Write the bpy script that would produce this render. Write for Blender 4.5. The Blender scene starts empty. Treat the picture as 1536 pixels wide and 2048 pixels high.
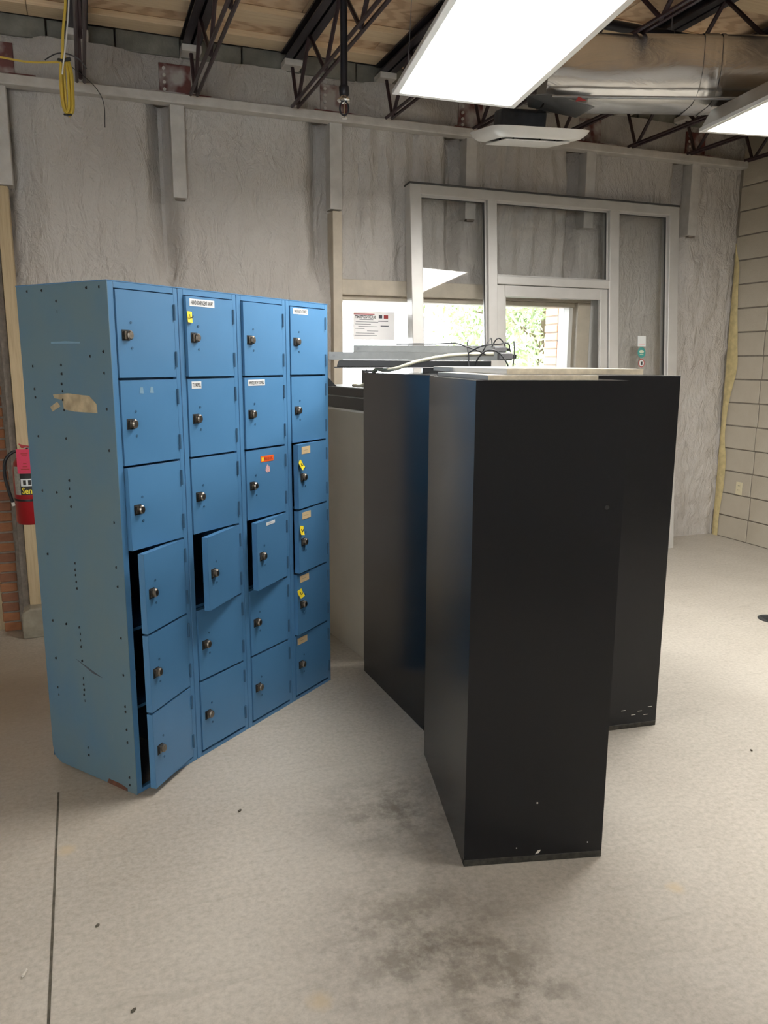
import bpy, bmesh, math, random
from mathutils import Vector, Matrix, noise
random.seed(7)
SC = bpy.context.scene
COL = SC.collection
R = math.radians

# ------------------------------------------------------------------ camera
PITCH, ROLL, CAM_H = 0.188578, 0.004017, 1.5695
fw = Vector((0, math.cos(PITCH), -math.sin(PITCH)))
up0 = Vector((0, math.sin(PITCH), math.cos(PITCH)))
rt0 = Vector((1, 0, 0))
rt = rt0*math.cos(ROLL) + up0*math.sin(ROLL)
up = -rt0*math.sin(ROLL) + up0*math.cos(ROLL)
cam_d = bpy.data.cameras.new('camera')
cam_d.sensor_fit = 'VERTICAL'
cam_d.sensor_height = 36.0
cam_d.lens = 36.0*1571.14/2048.0
cam_d.clip_start = 0.05
cam = bpy.data.objects.new('camera', cam_d)
COL.objects.link(cam)
m = Matrix.Identity(4)
for i in range(3):
    m[i][0], m[i][1], m[i][2] = rt[i], up[i], -fw[i]
m[2][3] = CAM_H
cam.matrix_world = m
SC.camera = cam

# ------------------------------------------------------------------ world, exposure
SKY_STRENGTH = 13.0
LAMP_STRENGTH = 33.0
world = bpy.data.worlds.new('overcast_sky')
SC.world = world
world.use_nodes = True
bg = world.node_tree.nodes['Background']
bg.inputs['Color'].default_value = (0.95, 0.98, 1.0, 1)
bg.inputs['Strength'].default_value = SKY_STRENGTH
SC.view_settings.view_transform = 'Standard'
SC.view_settings.look = 'None'
SC.view_settings.gamma = 1.0
SC.view_settings.use_curve_mapping = False
SC.view_settings.exposure = 0.18
try:
    SC.cycles.use_denoising = True
    SC.cycles.max_bounces = 8
    SC.cycles.diffuse_bounces = 5
    SC.cycles.use_adaptive_sampling = True
    SC.cycles.adaptive_threshold = .035
    SC.cycles.transparent_max_bounces = 16
    SC.cycles.sample_clamp_indirect = 6.0
    SC.cycles.caustics_reflective = False
    SC.cycles.caustics_refractive = False
except Exception:
    pass

# ------------------------------------------------------------------ material helpers
def sock(node, *names):
    for n_ in names:
        if n_ in node.inputs:
            return node.inputs[n_]
class NT:
    def __init__(s, name):
        s.m = bpy.data.materials.new(name); s.m.use_nodes = True
        s.t = s.m.node_tree; s.n = s.t.nodes; s.l = s.t.links
        s.b = s.n['Principled BSDF']; s.out = s.n['Material Output']
        s.tc = s.n.new('ShaderNodeTexCoord')
    def mapped(s, scale=(1, 1, 1), rot=(0, 0, 0), src='Object'):
        mp = s.n.new('ShaderNodeMapping'); mp.inputs['Scale'].default_value = scale; mp.inputs['Rotation'].default_value = rot
        s.l.new(s.tc.outputs[src], mp.inputs['Vector']); return mp.outputs[0]
    def noise(s, scale, detail=4, rough=.55, vec=None, dist=0.0):
        t = s.n.new('ShaderNodeTexNoise'); t.inputs['Scale'].default_value = scale
        t.inputs['Detail'].default_value = detail; t.inputs['Roughness'].default_value = rough
        t.inputs['Distortion'].default_value = dist
        s.l.new(vec if vec is not None else s.tc.outputs['Object'], t.inputs['Vector']); return t.outputs['Fac']
    def ramp(s, fac, stops):
        r = s.n.new('ShaderNodeValToRGB'); e = r.color_ramp.elements
        while len(e) < len(stops): e.new(0.5)
        for i, (p, c) in enumerate(stops):
            e[i].position = p; e[i].color = (c[0], c[1], c[2], 1) if not isinstance(c, (int, float)) else (c, c, c, 1)
        s.l.new(fac, r.inputs[0]); return r.outputs[0]
    def mix(s, fac, a, b, mode='MIX'):
        x = s.n.new('ShaderNodeMix'); x.data_type = 'RGBA'; x.blend_type = mode
        for k, v in ((0, fac), (6, a), (7, b)):
            if hasattr(v, 'links') or isinstance(v, bpy.types.NodeSocket): s.l.new(v, x.inputs[k])
            elif k == 0: x.inputs[0].default_value = v
            else: x.inputs[k].default_value = (v[0], v[1], v[2], 1)
        return x.outputs[2]
    def math(s, op, a, b=None, c=None):
        x = s.n.new('ShaderNodeMath'); x.operation = op
        for k, v in enumerate((a, b, c)):
            if v is None: continue
            if isinstance(v, bpy.types.NodeSocket): s.l.new(v, x.inputs[k])
            else: x.inputs[k].default_value = v
        return x.outputs[0]
    def bump(s, h, strength=.3, dist=.01):
        b = s.n.new('ShaderNodeBump'); b.inputs['Strength'].default_value = strength; b.inputs['Distance'].default_value = dist
        s.l.new(h, b.inputs['Height']); s.l.new(b.outputs[0], s.b.inputs['Normal'])
    def set(s, col=None, rough=None, metal=None, spec=None):
        for nm, v in (('Base Color', col), ('Roughness', rough), ('Metallic', metal), ('Specular IOR Level', spec)):
            if v is None: continue
            if isinstance(v, bpy.types.NodeSocket): s.l.new(v, s.b.inputs[nm])
            elif isinstance(v, (tuple, list)): s.b.inputs[nm].default_value = (v[0], v[1], v[2], 1)
            else: s.b.inputs[nm].default_value = v
        return s.m
def simple(name, col, rough=.5, metal=0., var=.12, scale=8., bump=0., bscale=60., spec=None):
    t = NT(name)
    f = t.noise(scale, 5)
    lo = tuple(c*(1-var) for c in col); hi = tuple(min(1, c*(1+var)) for c in col)
    c = t.ramp(f, [(.3, lo), (.7, hi)])
    if bump: t.bump(t.noise(bscale, 4), bump, .004)
    return t.set(c, rough, metal, spec)
M = {}
# locker paint
t = NT('locker_blue_paint')
c = t.ramp(t.noise(3, 4), [(.3, (.068, .195, .37)), (.7, (.082, .22, .41))])
M['blue'] = t.set(c, .32)
t = NT('faded_side_paint')
c = t.ramp(t.noise(2.2, 5, .6, t.mapped((1, 1.6, 1.1))), [(.28, (.135, .20, .225)), (.5, (.115, .195, .25)), (.72, (.09, .185, .28))])
scr = t.ramp(t.noise(14, 6, .7, t.mapped((1, 1, .25))), [(.66, 0), (.8, .35)])
c = t.mix(scr, c, (.24, .30, .33))
low = t.noise(9, 5)
c = t.mix(t.ramp(low, [(.74, 0), (.78, .6)]), c, (.16, .10, .07))
M['blueside'] = t.set(c, .38)
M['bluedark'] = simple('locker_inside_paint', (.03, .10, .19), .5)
M['black'] = simple('dark_hole', (.01, .011, .012), .7, var=.05)
M['steel'] = simple('worn_nickel', (.26, .235, .205), .36, 1.0, .25, 60)
M['label'] = simple('white_label', (.70, .72, .72), .5, var=.03)
M['ink'] = simple('black_ink', (.02, .02, .02), .6, var=.02)
M['tanlabel'] = simple('tan_label', (.62, .47, .27), .5, var=.08, scale=40)
M['orange'] = simple('orange_label', (.85, .13, .02), .5, var=.05)
M['redink'] = simple('dark_red_ink', (.32, .02, .01), .6, var=.05)
M['pinktorn'] = simple('torn_sticker', (.68, .40, .40), .6, var=.4, scale=160)
M['yellowtag'] = simple('yellow_tag', (.86, .68, .03), .5, var=.08)
M['tape'] = simple('clear_tape', (.20, .34, .46), .25, var=.1)
M['oldglue'] = simple('old_sticker_glue', (.42, .34, .22), .6, var=.3, scale=20)
M['rust'] = simple('rust', (.13, .05, .03), .8, var=.4, scale=40)
# cabinets
t = NT('black_cabinet_paint')
c = t.ramp(t.noise(1.5, 3), [(.3, (.0058, .0066, .0088)), (.7, (.0072, .008, .0105))])
r_ = t.ramp(t.noise(1.2, 2), [(.3, .20), (.7, .25)])
M['cab'] = t.set(c, r_, 0, .42)
M['cabscuff'] = simple('scuffed_black_edge', (.03, .028, .022), .55, var=.8, scale=50)
M['tan'] = simple('beige_cabinet_paint', (.40, .37, .31), .35, var=.06, scale=3)
t = NT('laminate_board')
M['lam'] = simple('white_laminate', (.68, .67, .64), .35, var=.04)
M['particle'] = simple('board_edge', (.62, .55, .42), .6, var=.15, scale=45)
M['alu'] = simple('brushed_aluminium', (.25, .26, .26), .45, .35, .1, 20)
M['frame'] = simple('anodised_frame', (.60, .59, .57), .40, .35, .06, 6)
M['gasket'] = simple('frame_gasket', (.06, .06, .06), .6)
M['plastic'] = simple('black_plastic', (.012, .013, .015), .4, var=.1)
M['cable'] = simple('grey_black_cable', (.035, .036, .04), .45, var=.1)
M['hose'] = simple('cream_hose', (.55, .53, .42), .45, var=.08)
M['greymetal'] = simple('grey_metal', (.22, .22, .23), .45, .3)
# glass
def glass(name, tint=(1, 1, 1), refl=1.0):
    t = NT(name)
    tr = t.n.new('ShaderNodeBsdfTransparent'); tr.inputs[0].default_value = (*tint, 1)
    gl = t.n.new('ShaderNodeBsdfGlossy'); gl.inputs['Roughness'].default_value = .02
    fr = t.n.new('ShaderNodeFresnel'); fr.inputs['IOR'].default_value = 1.5
    mx = t.n.new('ShaderNodeMixShader')
    t.l.new(t.math('MULTIPLY', fr.outputs[0], refl), mx.inputs[0])
    t.l.new(tr.outputs[0], mx.inputs[1]); t.l.new(gl.outputs[0], mx.inputs[2])
    t.l.new(mx.outputs[0], t.out.inputs['Surface'])
    return t.m
M['glass'] = glass('window_glass', (.97, .975, .97))
M['glass2'] = glass('frame_glass', (.985, .988, .985), .65)
# foam wall
def foam_mat(name, a, b):
    t = NT(name)
    f = t.noise(.9, 5, .6)
    c = t.ramp(f, [(.3, a), (.7, b)])
    n1 = t.noise(26, 6, .65, dist=.6); n2 = t.noise(7, 4, .6, t.mapped((1.4, 1, .6)), .8)
    h = t.math('ADD', t.math('MULTIPLY', n1, .22), n2)
    t.bump(h, .85, .05)
    return t.set(c, .62)
M['foam'] = foam_mat('sprayed_foam', (.51, .475, .44), (.60, .575, .545))
M['foampaint'] = simple('sprayed_white_wood', (.55, .53, .50), .6, var=.1, scale=12, bump=.3)
M['foamyellow'] = simple('yellow_raw_foam', (.60, .50, .26), .7, var=.18, scale=20, bump=.5)
M['beam'] = foam_mat('sprayed_beam', (.36, .34, .32), (.50, .48, .45))
t = NT('red_primer')
c = t.ramp(t.noise(15, 4), [(.3, (.10, .028, .025)), (.7, (.15, .045, .04))])
c = t.mix(t.ramp(t.noise(5.5, 3, .5), [(.47, 0), (.60, 1)]), c, (.40, .37, .35))
M['primer'] = t.set(c, .5)
M['joist'] = simple('joist_dark_primer', (.032, .016, .020), .45, var=.25, scale=20)
M['joistdk'] = simple('joist_top_black', (.022, .019, .026), .45, var=.3, scale=12)
M['cmudark'] = simple('old_dark_block', (.17, .17, .15), .85, var=.35, scale=7, bump=.5)
t = NT('plywood')
v = t.mapped((1.0, 5.5, 1))
w = t.n.new('ShaderNodeTexWave'); w.inputs['Scale'].default_value = 2.2; w.inputs['Distortion'].default_value = 9; w.inputs['Detail'].default_value = 3; w.inputs['Detail Scale'].default_value = .8
t.l.new(v, w.inputs['Vector'])
c = t.ramp(w.outputs['Fac'], [(.1, (.80, .60, .41)), (.55, (.72, .50, .32)), (.8, (.56, .35, .20))])
c = t.mix(t.ramp(t.noise(1.4, 3), [(.35, 0.), (.7, .45)]), c, (.84, .66, .46))
M['ply'] = t.set(c, .65)
t = NT('pine_board')
w = t.noise(10, 4, .6, t.mapped((.25, 9, 9)), .5)
c = t.ramp(w, [(.3, (.74, .56, .36)), (.6, (.86, .69, .47)), (.8, (.78, .60, .40))])
M['pine'] = t.set(c, .6)
t = NT('weathered_pine')
w = t.noise(10, 4, .6, t.mapped((9, 9, .4)), .5)
c = t.ramp(w, [(.3, (.42, .32, .19)), (.6, (.52, .41, .25)), (.8, (.46, .36, .22))])
M['stud'] = t.set(c, .65)
M['beigejamb'] = simple('beige_window_wood', (.52, .46, .37), .5, var=.08, scale=14)
M['brick'] = simple('orange_brick', (.34, .145, .065), .85, var=.35, scale=5, bump=.5)
M['brick2'] = simple('brown_brick', (.25, .11, .06), .85, var=.35, scale=5, bump=.5)
M['bricksunlit'] = simple('sunlit_outdoor_brick', (.52, .30, .20), .85, var=.25, scale=5, bump=.4)  # same brick as the doorway, with sunlight mixed into a paler colour
M['mortar'] = simple('grey_mortar', (.22, .19, .16), .9, var=.2, scale=30, bump=.4)
t = NT('painted_block')
c = t.ramp(t.noise(2.2, 5, .6), [(.3, (.45, .405, .32)), (.7, (.55, .505, .42))])
c = t.mix(t.ramp(t.noise(11, 6, .7), [(.68, 0), (.82, .4)]), c, (.28, .25, .20))
t.bump(t.noise(70, 4), .35, .006)
M['block'] = t.set(c, .7)
M['blockjoint'] = simple('block_mortar', (.24, .215, .18), .85, var=.15, scale=30, bump=.4)
M['drywall'] = simple('plain_wall_paint', (.56, .55, .53), .7, var=.06, scale=2)
M['smooth'] = simple('smooth_reveal', (.58, .57, .55), .6, var=.03)
M['concfoot'] = simple('rough_concrete', (.30, .27, .21), .9, var=.3, scale=9, bump=.6)
M['extred'] = simple('extinguisher_red', (.33, .012, .018), .28, var=.05)
M['tagred'] = simple('inspection_tag', (.62, .03, .09), .5, var=.06)
M['lblgrey'] = simple('grey_print', (.34, .34, .30), .5, var=.2, scale=70)
M['yellowprint'] = simple('yellow_print', (.80, .66, .04), .5, var=.03)
M['yellowcable'] = simple('yellow_cable', (.66, .48, .07), .45, var=.1)
M['whitewire'] = simple('white_wire', (.75, .75, .72), .45, var=.03)
M['white'] = simple('white_enamel', (.72, .71, .68), .35, var=.03)
M['housing'] = simple('fixture_housing', (.42, .38, .32), .45, .1, .05)
M['foilflange'] = simple('galvanised_sheet', (.42, .44, .46), .4, .8, .1, 10)
M['pipe'] = simple('black_iron_pipe', (.018, .019, .026), .35, .3, .15)
M['chrome'] = simple('chrome', (.75, .75, .74), .12, 1.0, .02)
M['insul'] = simple('blue_grey_insulation', (.06, .07, .09), .6, var=.3, scale=12)
M['ivory'] = simple('ivory_plastic', (.74, .68, .48), .4, var=.03)
M['teal'] = simple('teal_print', (.06, .30, .27), .5, var=.08)
M['redprint'] = simple('red_print', (.42, .05, .05), .5, var=.05)
M['paleprint'] = simple('pale_print', (.60, .66, .50), .5, var=.05)
M['pinkprint'] = simple('pink_print', (.80, .45, .50), .5, var=.05)
M['greyprint'] = simple('faint_grey_print', (.38, .36, .37), .6, var=.05)
M['drain'] = simple('drain_iron', (.05, .055, .06), .5, .5)
M['chip'] = simple('grit', (.09, .08, .06), .9, var=.4, scale=40)
M['chippale'] = simple('pale_grit', (.60, .57, .5), .9, var=.2, scale=40)
# foil
t = NT('foil_wrap')
n1 = t.noise(5, 5, .55, t.mapped((.8, 2, 2)), .9)
t.bump(n1, .16, .03)
c = t.ramp(t.noise(3, 4), [(.3, (.68, .69, .70)), (.7, (.82, .83, .84))])
M['foil'] = t.set(c, .24, 1.0)
# paper seen against the light
t = NT('thin_paper')
tl = t.n.new('ShaderNodeBsdfTranslucent'); df = t.n.new('ShaderNodeBsdfDiffuse'); mx = t.n.new('ShaderNodeMixShader')
cc = t.ramp(t.noise(6, 3), [(.3, (.93, .91, .91)), (.7, (.96, .95, .94))])
t.l.new(cc, tl.inputs[0]); t.l.new(cc, df.inputs[0]); mx.inputs[0].default_value = .74
t.l.new(tl.outputs[0], mx.inputs[1]); t.l.new(df.outputs[0], mx.inputs[2]); t.l.new(mx.outputs[0], t.out.inputs['Surface'])
M['paper'] = t.m
# lamp lens
def lamp_mat():
    t = NT('lamp_lens')
    em = t.n.new('ShaderNodeEmission'); em.inputs['Color'].default_value = (1.0, .972, .925, 1)
    w = t.n.new('ShaderNodeTexWave'); w.inputs['Scale'].default_value = 2.1; w.bands_direction = 'X'
    t.l.new(t.tc.outputs['Object'], w.inputs['Vector'])
    s_ = t.math('MULTIPLY_ADD', w.outputs['Fac'], .5*LAMP_STRENGTH, .75*LAMP_STRENGTH)
    t.l.new(s_, em.inputs['Strength']); t.l.new(em.outputs[0], t.out.inputs['Surface'])
    return t.m
M['lens'] = lamp_mat()
# leaves
t = NT('leaf_green')
c = t.ramp(t.noise(3, 3), [(.3, (.17, .25, .09)), (.7, (.34, .42, .21))])
M['leaf'] = t.set(c, .5)
M['bark'] = simple('bark', (.12, .09, .06), .9, var=.3, scale=14)
M['asphalt'] = simple('pale_paving', (.45, .44, .42), .9, var=.1, scale=2)
# floor
t = NT('concrete_floor')
P_ = t.tc.outputs['Object']
big = t.noise(.55, 5, .6)
c = t.ramp(big, [(.28, (.31, .275, .225)), (.5, (.42, .382, .322)), (.72, (.53, .49, .425))])
fine = t.noise(55, 5, .7)
c = t.mix(.35, c, t.ramp(fine, [(.3, (.28, .26, .22)), (.5, (.5, .47, .42)), (.72, (.72, .68, .61))]))
swirl = t.noise(9, 5, .65, t.mapped((.35, 2.2, 1), (0, 0, .5)), 1.6)
c = t.mix(t.ramp(swirl, [(.56, 0), (.72, .30)]), c, (.27, .245, .20))
def spot(x, y, r0, r1, wob):
    vs = t.n.new('ShaderNodeVectorMath'); vs.operation = 'SUBTRACT'
    geo = t.n.new('ShaderNodeNewGeometry'); t.l.new(geo.outputs['Position'], vs.inputs[0]); vs.inputs[1].default_value = (x, y, 0)
    ln = t.n.new('ShaderNodeVectorMath'); ln.operation = 'LENGTH'; t.l.new(vs.outputs[0], ln.inputs[0])
    d = t.math('ADD', ln.outputs['Value'], t.math('MULTIPLY_ADD', t.noise(12, 5, .7), wob, -.5*wob))
    mr = t.n.new('ShaderNodeMapRange'); mr.inputs['From Min'].default_value = r0; mr.inputs['From Max'].default_value = r1
    mr.inputs['To Min'].default_value = 1; mr.inputs['To Max'].default_value = 0
    t.l.new(d, mr.inputs['Value']); return mr.outputs[0]
mott = t.ramp(t.noise(10, 6, .72), [(.42, 0.), (.60, .85)])
for x, y, r0, r1 in ((.12, 1.90, .02, .40), (.05, 2.55, .0, .35), (.35, 1.75, .0, .22)):
    c = t.mix(t.math('MULTIPLY', spot(x, y, r0, r1, .25), mott), c, (.19, .165, .135))
for x, y, r in ((.894, 2.136, .030), (-.155, 1.695, .035), (-1.03, 2.313, .032)):
    c = t.mix(t.math('MULTIPLY', spot(x, y, r*.3, r*1.2, .07), .6), c, (.52, .41, .25))
dirt = t.ramp(t.noise(1.6, 5, .65), [(.52, 0), (.75, .45)])
c = t.mix(t.math('MULTIPLY', spot(-2.1, 3.4, .2, 1.7, .4), .75), c, (.36, .27, .18))
t.bump(fine, .10, .003)
M['floor'] = t.set(c, t.ramp(t.noise(3, 5), [(.3, .42), (.7, .62)]), 0, .4)

# ------------------------------------------------------------------ mesh helpers
class MB:
    def __init__(s): s.v = []; s.f = []; s.mi = []
    def add(s, vs, fs, mi=0):
        o = len(s.v); s.v += [tuple(v) for v in vs]
        for f in fs: s.f.append(tuple(i+o for i in f)); s.mi.append(mi)
        return s
    def box(s, x0, x1, y0, y1, z0, z1, mi=0, M_=None):
        vs = [Vector((x, y, z)) for z in (z0, z1) for y in (y0, y1) for x in (x0, x1)]
        if M_ is not None: vs = [M_ @ v for v in vs]
        return s.add(vs, [(0, 2, 3, 1), (4, 5, 7, 6), (0, 1, 5, 4), (2, 6, 7, 3), (0, 4, 6, 2), (1, 3, 7, 5)], mi)
    def prism(s, pts, axis, a, b, mi=0):
        """pts 2D polygon; axis 0,1,2 is the extrusion axis"""
        def mk(p, h):
            q = [p[0], p[1]]; q.insert(axis, h); return q
        n = len(pts)
        vs = [mk(p, a) for p in pts] + [mk(p, b) for p in pts]
        fs = [tuple(range(n))[::-1], tuple(range(n, 2*n))] + [(i, (i+1) % n, (i+1) % n+n, i+n) for i in range(n)]
        return s.add(vs, fs, mi)
    def cyl(s, p0, p1, r, n=10, mi=0, r1=None):
        return s.tube([p0, p1], r, n, mi, r1)
    def tube(s, path, r, n=8, mi=0, r1=None):
        path = [Vector(p) for p in path]; vs = []; fs = []
        k = len(path)
        prev = None
        for i, p in enumerate(path):
            d = (path[min(i+1, k-1)] - path[max(i-1, 0)]).normalized()
            a = prev if prev is not None else (Vector((0, 0, 1)) if abs(d.z) < .9 else Vector((1, 0, 0)))
            x = (a - d*a.dot(d)).normalized(); y = d.cross(x); prev = x
            rr = r if r1 is None else r+(r1-r)*i/(k-1)
            for j in range(n):
                g = 2*math.pi*j/n; vs.append(p + x*rr*math.cos(g) + y*rr*math.sin(g))
        for i in range(k-1):
            for j in range(n):
                fs.append((i*n+j, i*n+(j+1) % n, (i+1)*n+(j+1) % n, (i+1)*n+j))
        fs.append(tuple(range(n))[::-1]); fs.append(tuple(range((k-1)*n, k*n)))
        return s.add(vs, fs, mi)
    def lathe(s, prof, c=(0, 0, 0), n=20, mi=0):
        vs = []; fs = []; k = len(prof)
        for r, z in prof:
            for j in range(n):
                g = 2*math.pi*j/n; vs.append((c[0]+r*math.cos(g), c[1]+r*math.sin(g), c[2]+z))
        for i in range(k-1):
            for j in range(n): fs.append((i*n+j, i*n+(j+1) % n, (i+1)*n+(j+1) % n, (i+1)*n+j))
        fs.append(tuple(range(n))[::-1]); fs.append(tuple(range((k-1)*n, k*n)))
        return s.add(vs, fs, mi)
    def ellipse_y(s, x, y, z, rx, rz, n=12, mi=0, th=.0008):
        """flat disc facing -y"""
        pts = [(x+rx*math.cos(2*math.pi*j/n), z+rz*math.sin(2*math.pi*j/n)) for j in range(n)]
        vs = [(p[0], y, p[1]) for p in pts] + [(p[0], y+th, p[1]) for p in pts]
        fs = [tuple(range(n)), tuple(range(n, 2*n))[::-1]] + [(i, i+n, (i+1) % n+n, (i+1) % n) for i in range(n)]
        return s.add(vs, fs, mi)
    def text(s, txt, x, z, y, h, w=None, mi=1, mirror=False, rot=0.0):
        """lettering facing -y, left-bottom corner at x,z"""
        vs, fs = text_geo(txt)
        xs = [v[0] for v in vs]; ys = [v[1] for v in vs]
        x0, x1, y0, y1 = min(xs), max(xs), min(ys), max(ys)
        ky = h/(y1-y0); kx = (w/(x1-x0)) if w else ky
        out = []
        for a, b in vs:
            u_ = (a-x0)*kx; v_ = (b-y0)*ky
            if mirror: u_ = (x1-x0)*kx-u_
            cu, su = math.cos(rot), math.sin(rot)
            out.append((x+u_*cu-v_*su, y, z+u_*su+v_*cu))
        if mirror: fs = [f[::-1] for f in fs]
        return s.add(out, fs, mi)
    def mesh(s, name, mats):
        me = bpy.data.meshes.new(name); me.from_pydata(s.v, [], s.f)
        for m_ in mats: me.materials.append(M[m_] if isinstance(m_, str) else m_)
        if len(mats) > 1:
            me.polygons.foreach_set('material_index', s.mi)
        me.update(); return me
    def build(s, name, mats, parent=None, smooth=False, bevel=0, loc=None, rot=None, seg=1, label=None):
        if isinstance(mats, str): mats = [mats]
        me = s.mesh(name, mats)
        return place(name, me, parent, smooth, bevel, loc, rot, seg, label)
def place(name, me, parent=None, smooth=False, bevel=0, loc=None, rot=None, seg=1, label=None):
    o = bpy.data.objects.new(name, me); COL.objects.link(o)
    if parent is not None: o.parent = parent
    if loc is not None: o.location = loc
    if rot is not None: o.rotation_euler = rot
    if smooth:
        me.polygons.foreach_set('use_smooth', [True]*len(me.polygons))
        try: me.set_sharp_from_angle(angle=R(40))
        except Exception: pass
    if bevel:
        b = o.modifiers.new('bevel', 'BEVEL'); b.width = bevel; b.segments = seg; b.limit_method = 'ANGLE'
    if label: o['label'] = label
    return o
_tc = {}
def text_geo(txt):
    if txt in _tc: return _tc[txt]
    cu = bpy.data.curves.new('lettering', 'FONT'); cu.body = txt; cu.resolution_u = 2; cu.fill_mode = 'FRONT'; cu.offset = .018
    ob = bpy.data.objects.new('lettering', cu); COL.objects.link(ob)
    dg = bpy.context.evaluated_depsgraph_get()
    me = bpy.data.meshes.new_from_object(ob.evaluated_get(dg))
    r = ([(v.co.x, v.co.y) for v in me.vertices], [tuple(p.vertices) for p in me.polygons])
    # make all faces point to -y after mapping (x,y)->(x,z)
    bpy.data.objects.remove(ob); bpy.data.curves.remove(cu); bpy.data.meshes.remove(me)
    _tc[txt] = r; return r
def box(name, b, mats, parent=None, bevel=0, **k):
    return MB().box(*b).build(name, mats, parent, bevel=bevel, **k)
def thing(name, label, cat, loc=(0, 0, 0), rz=0, group=None, rot=None):
    o = bpy.data.objects.new(name, None); COL.objects.link(o)
    o.empty_display_size = .1
    o.location = loc; o.rotation_euler = rot if rot else (0, 0, rz)
    return tag(o, label, cat, group)
def tag(o, label, cat, group=None):
    o['label'] = label; o['category'] = cat
    if group: o['group'] = group
    return o
def struct(o, label=None, cat=None):
    o['kind'] = 'structure'
    if label: o['label'] = label
    if cat: o['category'] = cat
    return o
def smoothstep(a, b, x):
    u_ = max(0, min(1, (x-a)/(b-a))); return u_*u_*(3-2*u_)
def fbm(x, y, z=0, o=4):
    v = 0; a = 1
    for i in range(o): v += a*noise.noise(Vector((x, y, z))); x *= 2.03; y *= 2.03; z += 7.7; a *= .5
    return v
def curve(pts, n=8):
    """Catmull-Rom through the points"""
    p = [Vector(q) for q in pts]; p = [p[0]*2-p[1]] + p + [p[-1]*2-p[-2]]; out = []
    for i in range(1, len(p)-2):
        for k in range(n):
            u_ = k/n; a, b, c_, d = p[i-1], p[i], p[i+1], p[i+2]
            out.append(.5*((2*b)+(c_-a)*u_+(2*a-5*b+4*c_-d)*u_*u_+(3*b-a-3*c_+d)*u_**3))
    out.append(p[-2]); return out

# ------------------------------------------------------------------ setting: room frame, x along back wall (0 = right corner), y = outwards, room at y<0
O = (3.08, 7.19, 0); WA = R(20.6)
def at_wall(o): o.location = O; o.rotation_euler = (0, 0, WA); return o
SL, TB = -8.3, -8.6          # left end, rear end of room
Z_LEDGE, Z_DECK = 3.235, 3.617
STUBS = [-5.80, -4.745, -3.665, -2.605, -1.55, -.51]
WIN = (-3.63, -1.62, .95, 2.05)

# floor, with a shallow ramp down to the boarded doorway at the left
def floor_z(s, y):
    return -.25*smoothstep(-2.3, -.15, y)*smoothstep(-5.35, -5.75, s)
vs = []; fs = []
xs = [SL-.3+i*(abs(SL)+.6)/90 for i in range(91)]; ys = [TB-.3+i*(abs(TB)+.7)/90 for i in range(91)]
for y in ys:
    for x in xs: vs.append((x, y, floor_z(x, y)))
for j in range(90):
    for i in range(90): fs.append((j*91+i, j*91+i+1, (j+1)*91+i+1, (j+1)*91+i))
floor = at_wall(MB().add(vs, fs).build('floor', 'floor', smooth=True)); struct(floor, 'stained pale concrete floor')
Ri = Matrix.Rotation(-WA, 3, 'Z')
def to_wall(p): return Ri @ (Vector(p)-Vector(O))
# saw-cut joint in the floor
a, b = to_wall((-1.20, 2.66, 0)), to_wall((-.62, 1.15, 0))
jt = MB(); d = (b-a).normalized(); nx = Vector((-d.y, d.x, 0))*.0035
k = 14
for i in range(k):
    p, q = a+(b-a)*i/k, a+(b-a)*(i+1)/k
    wob = Vector((0, 0, 0))
    jt.add([p-nx+wob+Vector((0, 0, .0012)), p+nx+wob+Vector((0, 0, .0012)), q+nx+Vector((0, 0, .0012)), q-nx+Vector((0, 0, .0012))], [(0, 1, 2, 3)])
jt.build('control_joint', 'chip', floor)

# back wall of sprayed foam
def foam_d(s, z):
    """bulge into the room"""
    d = .022*fbm(s*1.3, z*.7, 3.1, 3) + .008*fbm(s*6, z*5, 9.2, 3)
    for k in STUBS:
        e = (s-(k-.095))/.07
        d -= .17*math.exp(-e*e)*smoothstep(1.9, 2.5, z)
        e = (s-(k+.12))/.10
        d -= .02*math.exp(-e*e)*smoothstep(2.3, 2.7, z)
    m_ = smoothstep(-3.62, -3.5, s)*smoothstep(-1.3, -1.6, s)*smoothstep(2.1, 2.3, z)
    d += m_*.026*math.sin(s*42+3*fbm(s*1.5, z*1.2, 1, 2))*(.6+.8*fbm(s*9, z*7, 2, 2))
    m2 = smoothstep(-.9, -.5, s)
    d += m2*.016*fbm(s*11, z*9, 5, 3)
    m3 = smoothstep(-5.55, -5.78, s)
    d -= m3*.07
    d += m3*.02*fbm(s*16, z*12, 8, 3)
    return d-.035
def grid_wall(s0, s1, z0, z1, step, fn, hole=None):
    ni = max(1, int(round((s1-s0)/step))); nj = max(1, int(round((z1-z0)/step)))
    vs = [(s0+(s1-s0)*i/ni, -fn(s0+(s1-s0)*i/ni, z0+(z1-z0)*j/nj), z0+(z1-z0)*j/nj) for j in range(nj+1) for i in range(ni+1)]
    fs = []
    for j in range(nj):
        for i in range(ni):
            cs = s0+(s1-s0)*(i+.5)/ni; cz = z0+(z1-z0)*(j+.5)/nj
            if hole and hole[0] < cs < hole[1] and hole[2] < cz < hole[3]: continue
            fs.append((j*(ni+1)+i, j*(ni+1)+i+1, (j+1)*(ni+1)+i+1, (j+1)*(ni+1)+i))
    return vs, fs
vs, fs = grid_wall(-5.85, .02, -.3, Z_LEDGE, .025, foam_d, (WIN[0]-.03, WIN[1]+.06, WIN[2]-.05, WIN[3]+.07))
mb = MB().add(vs, fs)
mb.box(SL-.2, -7.0, .0, .2, -.3, Z_LEDGE); mb.box(-7.0, -5.8, .05, .2, 2.66, Z_LEDGE)
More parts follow.
